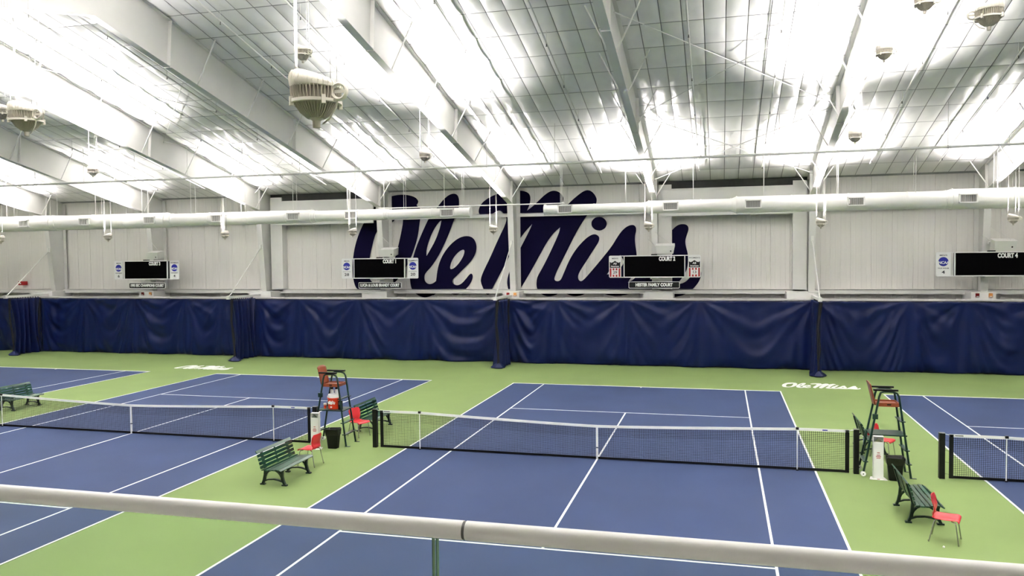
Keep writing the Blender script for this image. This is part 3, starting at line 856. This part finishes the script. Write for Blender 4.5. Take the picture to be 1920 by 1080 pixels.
# gathered divider curtains on their arms
def divider(n, seed):
    x = sx(n)
    rnd = random.Random(seed)
    t = thing('divider_jib', 'white projecting divider support with slanted tie rod ' + MARK[n], 'support', (x, 18.4, 3.38), 0, 'white arms holding the gathered divider curtains')
    MB().box(-.05, .05, -2.85, .05, 0, .12).build('beam', M['trimw'], t, smooth=False)
    MB().box(-.08, .08, -2.9, -2.75, -.03, .15).build('end_shoe', M['trimw'], t, smooth=False)
    MB().tube((0, -2.75, .12), (0, .25, 2.75), .026, 8).build('tie_rod', M['pipe'], t)
    MB().box(-.06, .06, .16, .3, 2.65, 2.9).build('rod_anchor', M['trimw'], t, smooth=False)
    d = thing('divider_curtain', 'gathered navy divider curtain with black net edges ' + MARK[n], 'curtain', (x, 16.9, 0), 0, 'gathered divider curtains')
    ph = [rnd.uniform(0, 6.28) for _ in range(4)]
    def fn(u, v):
        y = -1.05 + u * 1.95
        squeeze = 1 - .22 * math.sin(PI * v) - (.12 if n == -1 else 0)
        xx = (.10 + .06 * (1 - v)) * math.sin(u * 30 + ph[0] + 1.5 * v) + .05 * math.sin(u * 13 + ph[1]) + .12 * (1 - v) ** 3 * math.sin(u * 5 + ph[2])
        return (xx, y * squeeze, .03 + v * 3.28)
    o = MB().grid(90, 30, fn).build('gathered_fabric', M['curtain'], d, angle=180)
    o.modifiers.new('thick', 'SOLIDIFY').thickness = .004
    for yy, side in ((-1.12, -1), (.9, 1)):
        m = MB()
        m.path([(.02, yy, 3.3), (.06 * side, yy * .93, 2.2), (-.03, yy * .84, 1.2), (.02, yy * .78, .12)], .05, 7)
        m.path([(.10, yy, 3.3), (.02 * side, yy * .95, 2.2), (.06, yy * .87, 1.2), (-.05, yy * .8, .12)], .035, 6)
        m.build('net_edge', M['mesh'], d)
    m = MB()
    m.lathe([(.30, .0), (.34, .04), (.26, .12), (.12, .22), (.05, .3)], (0, -.85, .01), 14, fn=lambda a, b, c, w_: (a * (1 + .25 * math.sin(3 * w_ + seed)), b * .8, c))
    m.build('hem_pile', M['curtain'], d)
    for k in range(12):
        yy = -1.05 + k * 1.9 / 11
        MB().tube((0, yy, 3.30), (0, yy, 3.38), .02, 6).build('hook', M['black'], d)
for n, s in ((-5, 3), (-3, 4), (-1, 5), (1, 6)):
    divider(n, s)

# ================================================================== NETS
def tennis_net(cx, label):
    Yn = .12
    t = thing('tennis_net', label, 'tennis net', (cx, Yn, 0), 0, 'tennis nets')
    ST, PO = 5.03, 6.40
    def top(x):
        a = abs(x)
        if a >= ST: return 1.07
        k = a / ST
        return .914 + (1.07 - .914) * (k ** 1.25)
    xe = PO - .16
    N = 120
    xs = [-xe + 2 * xe * i / N for i in range(N + 1)]
    # netting: real cords, too many to pick apart
    m = MB()
    rc = .0026
    def cord(pts):
        V, F = [], []
        for p in pts:
            V += [(p[0] - rc, 0, p[1] - rc), (p[0] + rc, 0, p[1] + rc)]
        return V
    rows = 22
    for j in range(rows + 1):
        f_ = j / rows
        P = [(x, .03 + (top(x) - .06 - .03) * f_) for x in xs[::4]]
        V, F = [], []
        th = rc * (1.5 if j >= rows - 6 else 1)
        for p in P:
            V += [(p[0], -rc, p[1] - th), (p[0], rc, p[1] - th), (p[0], rc, p[1] + th), (p[0], -rc, p[1] + th)]
        for i in range(len(P) - 1):
            F += [(4 * i + a, 4 * i + (a + 1) % 4, 4 * i + 4 + (a + 1) % 4, 4 * i + 4 + a) for a in range(4)]
        m.add(V, F)
    nx = int(2 * xe / .046)
    for i in range(nx + 1):
        x = -xe + 2 * xe * i / nx
        z1 = top(x) - .05
        m.box(x - rc, x + rc, -rc, rc, .03, z1)
        m.box(x - rc * 1.5, x + rc * 1.5, -rc, rc, z1 - .27, z1)
    o = m.build('netting', M['mesh'], t, smooth=False)
    o['kind'] = 'stuff'
    def band(zlo, zhi, th):
        mb = MB()
        V, F = [], []
        for x in xs:
            a, b = zlo(x), zhi(x)
            V += [(x, -th, a), (x, th, a), (x, th, b), (x, -th, b)]
        for i in range(len(xs) - 1):
            F += [(4 * i + a, 4 * i + (a + 1) % 4, 4 * i + 4 + (a + 1) % 4, 4 * i + 4 + a) for a in range(4)]
        F += [(0, 1, 2, 3), tuple(4 * (len(xs) - 1) + a for a in range(4))]
        return mb.add(V, F)
    hb = band(lambda x: top(x) - .065, lambda x: top(x), .012).build('headband', M['line'], t, smooth=False)
    MB().box(xe - .62, xe - .5, -.015, -.011, 1.025, 1.05).build('band_mark', M['discblue'], hb, smooth=False)
    MB().box(-xe + .12, -xe + .3, -.015, -.011, 1.03, 1.05).build('band_mark', M['print'], hb, smooth=False)
    band(lambda x: .012, lambda x: .07, .01).build('bottom_band', M['black'], t, smooth=False)
    for s in (-1, 1):
        MB().box(min(s * xe, s * (xe - .09)), max(s * xe, s * (xe - .09)), -.012, .012, .01, 1.065).build('side_band', M['black'], t, smooth=False)
        p = MB().box(s * PO - .06, s * PO + .06, -.06, .06, 0, 1.09).build('net_post', M['black'], t, smooth=False)
        MB().box(s * PO - .065, s * PO + .065, -.065, .065, 1.09, 1.10).build('post_cap', M['chrome'], p, smooth=False)
        MB().tube((s * xe, 0, 1.05), (s * (PO + .05), 0, 1.095), .008, 6).build('net_cable', M['line'], t)
        for zz in (.1, .38, .66, .9):
            MB().tube((s * (xe - .01), 0, zz), (s * (PO - .05), 0, zz + .02), .003, 5).build('lacing', M['mesh'], t)
        st = MB().tube((s * ST, -.02, .0), (s * ST, -.02, 1.05), .013, 8).build('singles_stick', M['line'], t)
        MB().box(s * ST - .035, s * ST + .035, -.05, .01, 1.03, 1.09).build('stick_clip', M['black'], st, smooth=False)
        MB().box(s * ST - .03, s * ST + .03, -.05, .01, 0.0, .03).build('stick_foot', M['black'], st, smooth=False)
    MB().tube((PO + .06, -.02, .95), (PO + .16, -.02, .92), .012, 6).tube((PO + .16, -.02, .94), (PO + .16, -.02, .72), .01, 6).build('crank', M['chrome'], t)
    cst = MB().box(-.026, .026, -.016, .016, .01, .90).build('centre_strap', M['line'], t, smooth=False)
    MB().box(-.03, .03, -.02, .02, .30, .33).build('strap_buckle', M['chrome'], cst, smooth=False)
tennis_net(-14.7, 'tennis net on the left court, in front of the umpire chair with the cooler')
tennis_net(0.0, 'tennis net across the middle court, the longest one in view')
tennis_net(14.7, 'tennis net cut by the right edge')

# ================================================================== BENCHES (faces +x, length along y)
def make_bench():
    g = []
    L = 1.5
    seat = [(-.17, .405, 8), (-.08, .395, 3), (.01, .40, 0), (.10, .41, -3), (.19, .42, -4), (.275, .405, -28)]
    for x, z, a in seat:
        r = math.radians(a)
        g.append(('seat_slat', MB().obox((x, 0, z), (.036 * math.cos(r), 0, -.036 * math.sin(-r)), (0, L / 2, 0), (-.012 * math.sin(r), 0, .012 * math.cos(r)))))
    back = [(-.225, .46), (-.25, .55), (-.275, .64), (-.30, .73), (-.335, .815)]
    for i, (x, z) in enumerate(back):
        r = math.radians(105 if i < 4 else 125)
        g.append(('back_slat', MB().obox((x, 0, z), (.036 * math.cos(r), 0, .036 * math.sin(r)), (0, L / 2, 0), (.012 * math.sin(r), 0, -.012 * math.cos(r)))))
    for y in (-.55, .55):
        f = MB()
        def bar(pts, w):
            for p, q in zip(pts[:-1], pts[1:]):
                f.bar((p[0], y, p[1]), (q[0], y, q[1]), .055, w)
        bar([(-.31, 0), (-.27, .1), (-.235, .25), (-.225, .4), (-.25, .5), (-.285, .62), (-.335, .80)], .05)
        bar([(.30, 0), (.255, .1), (.225, .22), (.23, .32), (.25, .39)], .055)
        arc = [(-.25 + .24 * (1 - math.cos(a)) * 1.0, .1 + .27 * math.sin(a)) for a in [PI * k / 10 for k in range(11)]]
        bar(arc, .04)
        bar([(-.26, .09), (-.15, .13), (0, .145), (.12, .13), (.26, .09)], .03)
        bar([(-.24, .375), (.26, .385)], .035)
        f.box(-.36, -.24, y - .035, y + .035, 0, .035).box(.22, .35, y - .035, y + .035, 0, .035)
        g.append(('leg_frame', f))
    f = MB()
    for yy in (0.,):
        for p, q in zip([(-.215, .40), (-.255, .52), (-.29, .66), (-.33, .80)][:-1], [(-.215, .40), (-.255, .52), (-.29, .66), (-.33, .80)][1:]):
            f.bar((p[0], yy, p[1]), (q[0], yy, q[1]), .05, .02)
        f.bar((-.2, yy, .385), (.26, yy, .385), .05, .02)
    g.append(('middle_stay', f))
    return [(nm, m.mesh(nm, M['slat'] if 'slat' in nm else M['iron'], smooth=False)) for nm, m in g]
BENCH = make_bench()
for x, y, rz, lab in ((-7.16, -3.32, 0.0, 'dark green slatted bench standing alone in front, nearest the railing at left'),
                      (7.12, -2.85, 0.0, 'dark green slatted bench behind the front red chair at right'),
                      (-7.50, 2.42, .0, 'dark green slatted bench behind the middle net post, beside a red chair'),
                      (7.18, 2.78, 0.0, 'dark green slatted bench behind the right umpire chair'),
                      (-22.02, 2.88, 0.0, 'dark green slatted bench behind the net at the left edge')):
    t = thing('bench', lab, 'bench', (x, y, 0), rz, 'dark green slatted benches')
    for nm, me in BENCH:
        link(nm, me, t)

# ================================================================== RED CHAIRS (faces +x)
def make_chair():
    prof = [(.235, .405), (.225, .432), (.19, .445), (.10, .437), (0, .432), (-.10, .432), (-.165, .437), (-.205, .458), (-.222, .50), (-.20, .56), (-.195, .62), (-.215, .70), (-.24, .79), (-.25, .835)]
    n = len(prof)
    def fn(u, v):
        s = v * (n - 1)
        i = min(n - 2, int(s))
        k = s - i
        x = prof[i][0] * (1 - k) + prof[i + 1][0] * k
        z = prof[i][1] * (1 - k) + prof[i + 1][1] * k
        w = .225 if s < 6 else (.225 - .035 * (s - 6) / 2 if s < 8 else (.185 + .012 * (s - 8) if s < 12 else .21 - .03 * (s - 12)))
        a = u * 2 - 1
        if s > 7:
            x += .03 * a * a
        else:
            z += .012 * a * a
        return (x, a * w, z)
    g = [('shell', MB().grid(9, 44, fn), 'redplastic')]
    for sx_, sy_ in ((1, -1), (1, 1), (-1, -1), (-1, 1)):
        p = (.19 if sx_ > 0 else -.17)
        q = (.24 if sx_ > 0 else -.25)
        m = MB().path([(p * .6, sy_ * .15, .418), (p * .9, sy_ * .185, .412), (p, sy_ * .2, .38), (q, sy_ * .225, .0)], .0105, 8)
        m.tube((q, sy_ * .225, 0), (q - .003, sy_ * .2245, .03), .014, 8)
        g.append(('leg', m, 'chrome'))
    out = []
    for nm, m, k in g:
        out.append((nm, m.mesh(nm, M[k], angle=70)))
    return out
CHAIR = make_chair()
for x, y, rz, lab in ((7.26, -4.30, math.radians(-20), 'red plastic chair in front at right, beside the front bench'),
                      (-7.24, -2.03, math.radians(178), 'red plastic chair turned towards the left, beside the front bench at left'),
                      (-7.50, 1.30, math.radians(-22), 'red plastic chair seen through the ladder of the umpire chair with the cooler'),
                      (7.36, 2.0, math.radians(-28), 'red plastic chair behind the right white stand and bin')):
    t = thing('red_chair', lab, 'chair', (x, y, 0), rz, 'red plastic chairs')
    for nm, me in CHAIR:
        o = link(nm, me, t)
        if nm == 'shell':
            sd = o.modifiers.new('thick', 'SOLIDIFY')
            sd.thickness = .012

# ================================================================== UMPIRE CHAIRS (faces +x)
def make_umpire():
    g = []
    legs = {}
    for sy in (-1, 1):
        legs['f', sy] = [(.50, sy * .30, 0), (.255, sy * .255, 1.80), (.235, sy * .255, 1.95), (.19, sy * .255, 2.03), (.10, sy * .255, 2.065), (-.05, sy * .255, 2.07)]
        legs['b', sy] = [(-.56, sy * .30, .06), (-.235, sy * .255, 1.78), (-.21, sy * .255, 1.93), (-.17, sy * .255, 2.04), (-.10, sy * .255, 2.065), (.02, sy * .255, 2.07)]
        g.append(('leg', MB().path(legs['f', sy], .026, 8), 'tube', []))
        g.append(('leg', MB().path(legs['b', sy], .026, 8), 'tube', []))
        g.append(('armrest', MB().box(-.34, .21, sy * .255 - .04, sy * .255 + .04, 2.085, 2.125), 'black', []))
        m = MB().tube((-.56, sy * .30 - .035, .06), (-.56, sy * .30 + .035, .06), .06, 16)
        g.append(('wheel', m, 'line', [('hub', MB().tube((-.56, sy * .30 - .04, .06), (-.56, sy * .30 + .04, .06), .015, 8), 'black')]))
        g.append(('foot', MB().box(.47, .62, sy * .30 - .03, sy * .30 + .03, 0, .012), 'tube', []))
    def fx(z): return .50 - (.245) * z / 1.8
    def bx(z): return -.56 + .325 * (z - .06) / 1.72
    def wy(z): return .30 - .045 * z / 1.8
    for z in (.34, .67, 1.36):
        m = MB().box(fx(z) - .055, fx(z) + .055, -wy(z) - .05, wy(z) + .05, z - .012, z + .012)
        g.append(('step', m, 'tube', []))
    z = .36
    g.append(('back_rung', MB().box(bx(z) - .06, bx(z) + .05, -wy(z) - .04, wy(z) + .04, z - .012, z + .012), 'tube', []))
    z = 1.02
    g.append(('platform', MB().box(bx(z) - .03, fx(z) + .05, -wy(z) - .02, wy(z) + .02, z - .018, z + .012), 'tube', []))
    for sy in (-1, 1):
        pass
    seat = MB().box(-.27, .25, -.235, .235, 1.735, 1.755)
    seat.box(-.27, .25, -.245, -.225, 1.70, 1.79).box(-.27, .25, .225, .245, 1.70, 1.79).box(.225, .25, -.24, .24, 1.70, 1.79)
    g.append(('seat', seat, 'wood', [('handle_slot', MB().box(-.03, .06, -.249, -.244, 1.735, 1.765), 'black')]))
    def back(u, v):
        a = u * 2 - 1
        z = 1.73 + v * .56
        if v > .9: z -= .05 * abs(a) ** 3
        x = -.27 - .13 * v - .02 * (1 - a * a)
        return (x, a * (.235 - (.02 if v < .12 else 0)), z)
    g.append(('backrest', MB().grid(9, 9, back), 'wood', []))
    g.append(('control_box', MB().box(bx(1.45) - .06, bx(1.45) + .06, -.31, -.25, 1.40, 1.52), 'tube', []))
    return [(nm, m.mesh(nm, M[k], angle=50), [(a, b.mesh(a, M[c])) for a, b, c in sub]) for nm, m, k, sub in g]
UMP = make_umpire()
for x, y, lab in ((-7.76, .29, 'tall green umpire chair with brown seat, an orange cooler on its platform'),
                  (7.09, .22, 'tall green umpire chair with brown seat and empty platform, at right')):
    t = thing('umpire_chair', lab, 'umpire chair', (x, y, 0), 0, 'tall umpire chairs')
    for nm, me, sub in UMP:
        o = link(nm, me, t)
        if nm == 'backrest':
            o.modifiers.new('thick', 'SOLIDIFY').thickness = .022
        for a, b in sub:
            link(a, b, o)
ux, uy, pz = -7.76, .29, 1.034
t = thing('water_cooler', 'round orange water cooler with white lid on the umpire chair platform', 'cooler', (ux + .0, uy - .03, pz))
MB().lathe([(.155, 0), (.165, .01), (.178, .30), (.19, .305), (.19, .325), (.178, .33)], n=26).build('body', M['cooler'], t)
MB().lathe([(.178, .33), (.178, .39), (.165, .425), (.10, .44)], n=26).build('lid', M['white'], t)
MB().box(-.02, .02, -.20, -.16, .05, .09).build('spout', M['white'], t, smooth=False)
lg = MB()
for s in (-1, 1):
    for q in range(3):
        lg.obox((s * (.03 + .034 * q), -.178 - .002 * q + .012 * q, .205 - .012 * q), (.013, .0, 0), (0, .004, 0), (s * .008, 0, .05 - .008 * q))
lg.obox((0, -.181, .185), (.02, 0, 0), (0, .004, 0), (0, 0, .045))
lg.build('emblem', M['white'], t, smooth=False)
MB().path([(.178, 0, .24), (.205, 0, .3), (.205, 0, .36)], .012, 6).path([(-.178, 0, .24), (-.205, 0, .3), (-.205, 0, .36)], .012, 6).build('handles', M['white'], t)
for dx, dy, lab in ((-.06, .0, 'left white bottle with dark cap standing on the cooler lid'), (.07, .02, 'right white bottle with dark cap standing on the cooler lid')):
    t = thing('bottle', lab, 'bottle', (ux + dx, uy - .03 + dy, pz + .44), 0, 'bottles on the cooler')
    MB().lathe([(.045, 0), (.05, .01), (.05, .10), (.03, .125), (.028, .13)], n=16).build('body', M['white'], t)
    MB().lathe([(.03, .13), (.034, .135), (.034, .175), (.015, .185), (.013, .20)], n=12).build('cap', M['black'], t)
t = thing('cup_stack', 'small orange and white cup beside the cooler', 'cup', (ux - .265, uy - .08, pz))
MB().lathe([(.03, 0), (.045, .1)], n=14).build('cup', M['cooler'], t)
MB().lathe([(.045, .1), (.05, .11), (.05, .15), (.04, .155)], n=14).build('lid', M['white'], t)
t = thing('black_radio', 'small black box on the umpire chair platform right of the cooler', 'box', (ux + .27, uy - .16, pz))
MB().box(-.05, .05, -.04, .04, 0, .26).build('case', M['black'], t, smooth=False)
MB().box(-.03, .03, -.045, -.04, .15, .22).build('face', M['grille'], t, smooth=False)
t = thing('red_item', 'small red bottle lying on the bench behind the right umpire chair', 'bottle', (7.1, 2.62, .435))
MB().tube((0, -.08, .03), (0, .06, .03), .035, 12).build('body', M['redplastic'], t)
MB().tube((0, .06, .03), (0, .1, .03), .02, 10).build('cap', M['white'], t)

# white upright stands, bins
for x, y, rz, lab in ((-7.99, -.42, .1, 'white upright folded metal stand behind the red chair at left'), (6.83, -.24, -.05, 'white upright folded metal stand before the right umpire chair')):
    t = thing('dispenser_stand', lab, 'stand', (x, y, 0), rz, 'white upright stands')
    MB().prism([(-.2, -.13), (.2, -.13), (.15, .13), (-.15, .13)], lambda a, b, c: (a, b, c), 0, .012).build('base_plate', M['trimw'], t, smooth=False)
    b = MB()
    b.box(-.115, .115, -.07, -.06, .012, .90).box(-.115, -.105, -.07, .07, .012, 1.03).box(.105, .115, -.07, .07, .012, 1.03).box(-.115, .115, .06, .07, .012, 1.03).box(-.115, .115, -.07, .07, 1.02, 1.03)
    b.build('body', M['white'], t, smooth=False)
    MB().prism([(-.1, .90), (.1, .90), (.04, .95), (0, .99), (-.04, .95)], lambda a, b, c: (a, c, b), -.06, -.05).build('tray', M['chrome'], t, smooth=False)
    for k, wd in ((.64, .03), (.585, .04), (.55, .055), (.515, .045)):
        MB().box(-wd, wd, -.073, -.07, k - .008, k + .008).build('small_print', M['red'], t, smooth=False)
    MB().box(-.03, .03, -.125, -.085, .012, .016).build('base_mark', M['redlens'], t, smooth=False)
for x, y, rz, lab in ((-7.54, -.24, .05, 'black waste bin with liner under the umpire chair with the cooler'), (7.20, -.28, -.08, 'black waste bin with liner beside the right white stand')):
    t = thing('waste_bin', lab, 'bin', (x, y, 0), rz, 'black waste bins')
    def rr(w, d, z): return [(a, b, z) for a, b in rrect(w, d, .045, 4)]
    m = MB()
    rings = [rr(.135, .10, 0), rr(.14, .105, .01), rr(.185, .14, .52)]
    nn = len(rings[0])
    m.add([p for r_ in rings for p in r_], [(j * nn + i, j * nn + (i + 1) % nn, (j + 1) * nn + (i + 1) % nn, (j + 1) * nn + i) for j in range(2) for i in range(nn)] + [tuple(range(nn))[::-1]])
    m.build('body', M['black'], t)
    m = MB()
    rings = [rr(.187, .142, .38), rr(.195, .15, .46), rr(.205, .158, .545), rr(.195, .148, .56), rr(.17, .128, .50), rr(.13, .1, .30)]
    V = []
    for j, r_ in enumerate(rings):
        for i, p in enumerate(r_):
            V.append((p[0] + .006 * math.sin(i * 2.1 + j), p[1] + .006 * math.cos(i * 1.7 + j * 2), p[2] + .012 * math.sin(i * 1.3 + j * 1.1)))
    m.add(V, [(j * nn + i, j * nn + (i + 1) % nn, (j + 1) * nn + (i + 1) % nn, (j + 1) * nn + i) for j in range(5) for i in range(nn)] + [tuple(range(5 * nn, 6 * nn))])
    m.build('bin_liner', M['blackp'], t)
t = thing('ball', 'tiny pale scrap lying on the green floor before the front red chair', 'ball', (7.13, -4.72, 0))
MB().lathe([(.004, 0), (.018, .006), (.022, .02), (.016, .034), (.003, .04)], n=10).build('shell', M['line'], t)

# ================================================================== RAILING IN FRONT
RA, RB = Vector((1.565, -18.6610, 4.82)), Vector((3.686, -18.6573, 4.82))
rd = (RB - RA).normalized()
t = thing('glass_railing', 'white tubular handrail over clear glass panels in the foreground', 'railing', (2.712, RA.y + (2.712 - 1.565) * rd.y / rd.x, 3.72))
t.rotation_euler = (0, 0, math.atan2(rd.y, rd.x))
zz = 4.8225 - 3.72
for a, b in ((-7, -.006), (.0, 7)):
    h = MB().tube((a, 0, zz), (b, 0, zz), .0188, 40).build('handrail', M['rail'], t)
MB().tube((-.03, 0, zz), (.03, 0, zz), .0180, 24).build('rail_sleeve', M['grille'], t)
gx = -.066
for a, b in ((gx - 1.5, gx - .004), (gx + .004, gx + 1.5), (gx - 3.1, gx - 1.508), (gx + 1.508, gx + 3.1)):
    g = MB().box(a, b, -.006, .006, .02, zz - .014).build('glass_pane', M['glass'], t, smooth=False)
    for e in (a, b):
        MB().box(e - .0012, e + .0012, -.0061, .0061, .02, zz - .014).build('pane_edge', M['glassedge'], g, smooth=False)
MB().box(-7, 7, -.05, .05, -.0, .09).build('base_shoe', M['trimw'], t, smooth=False)
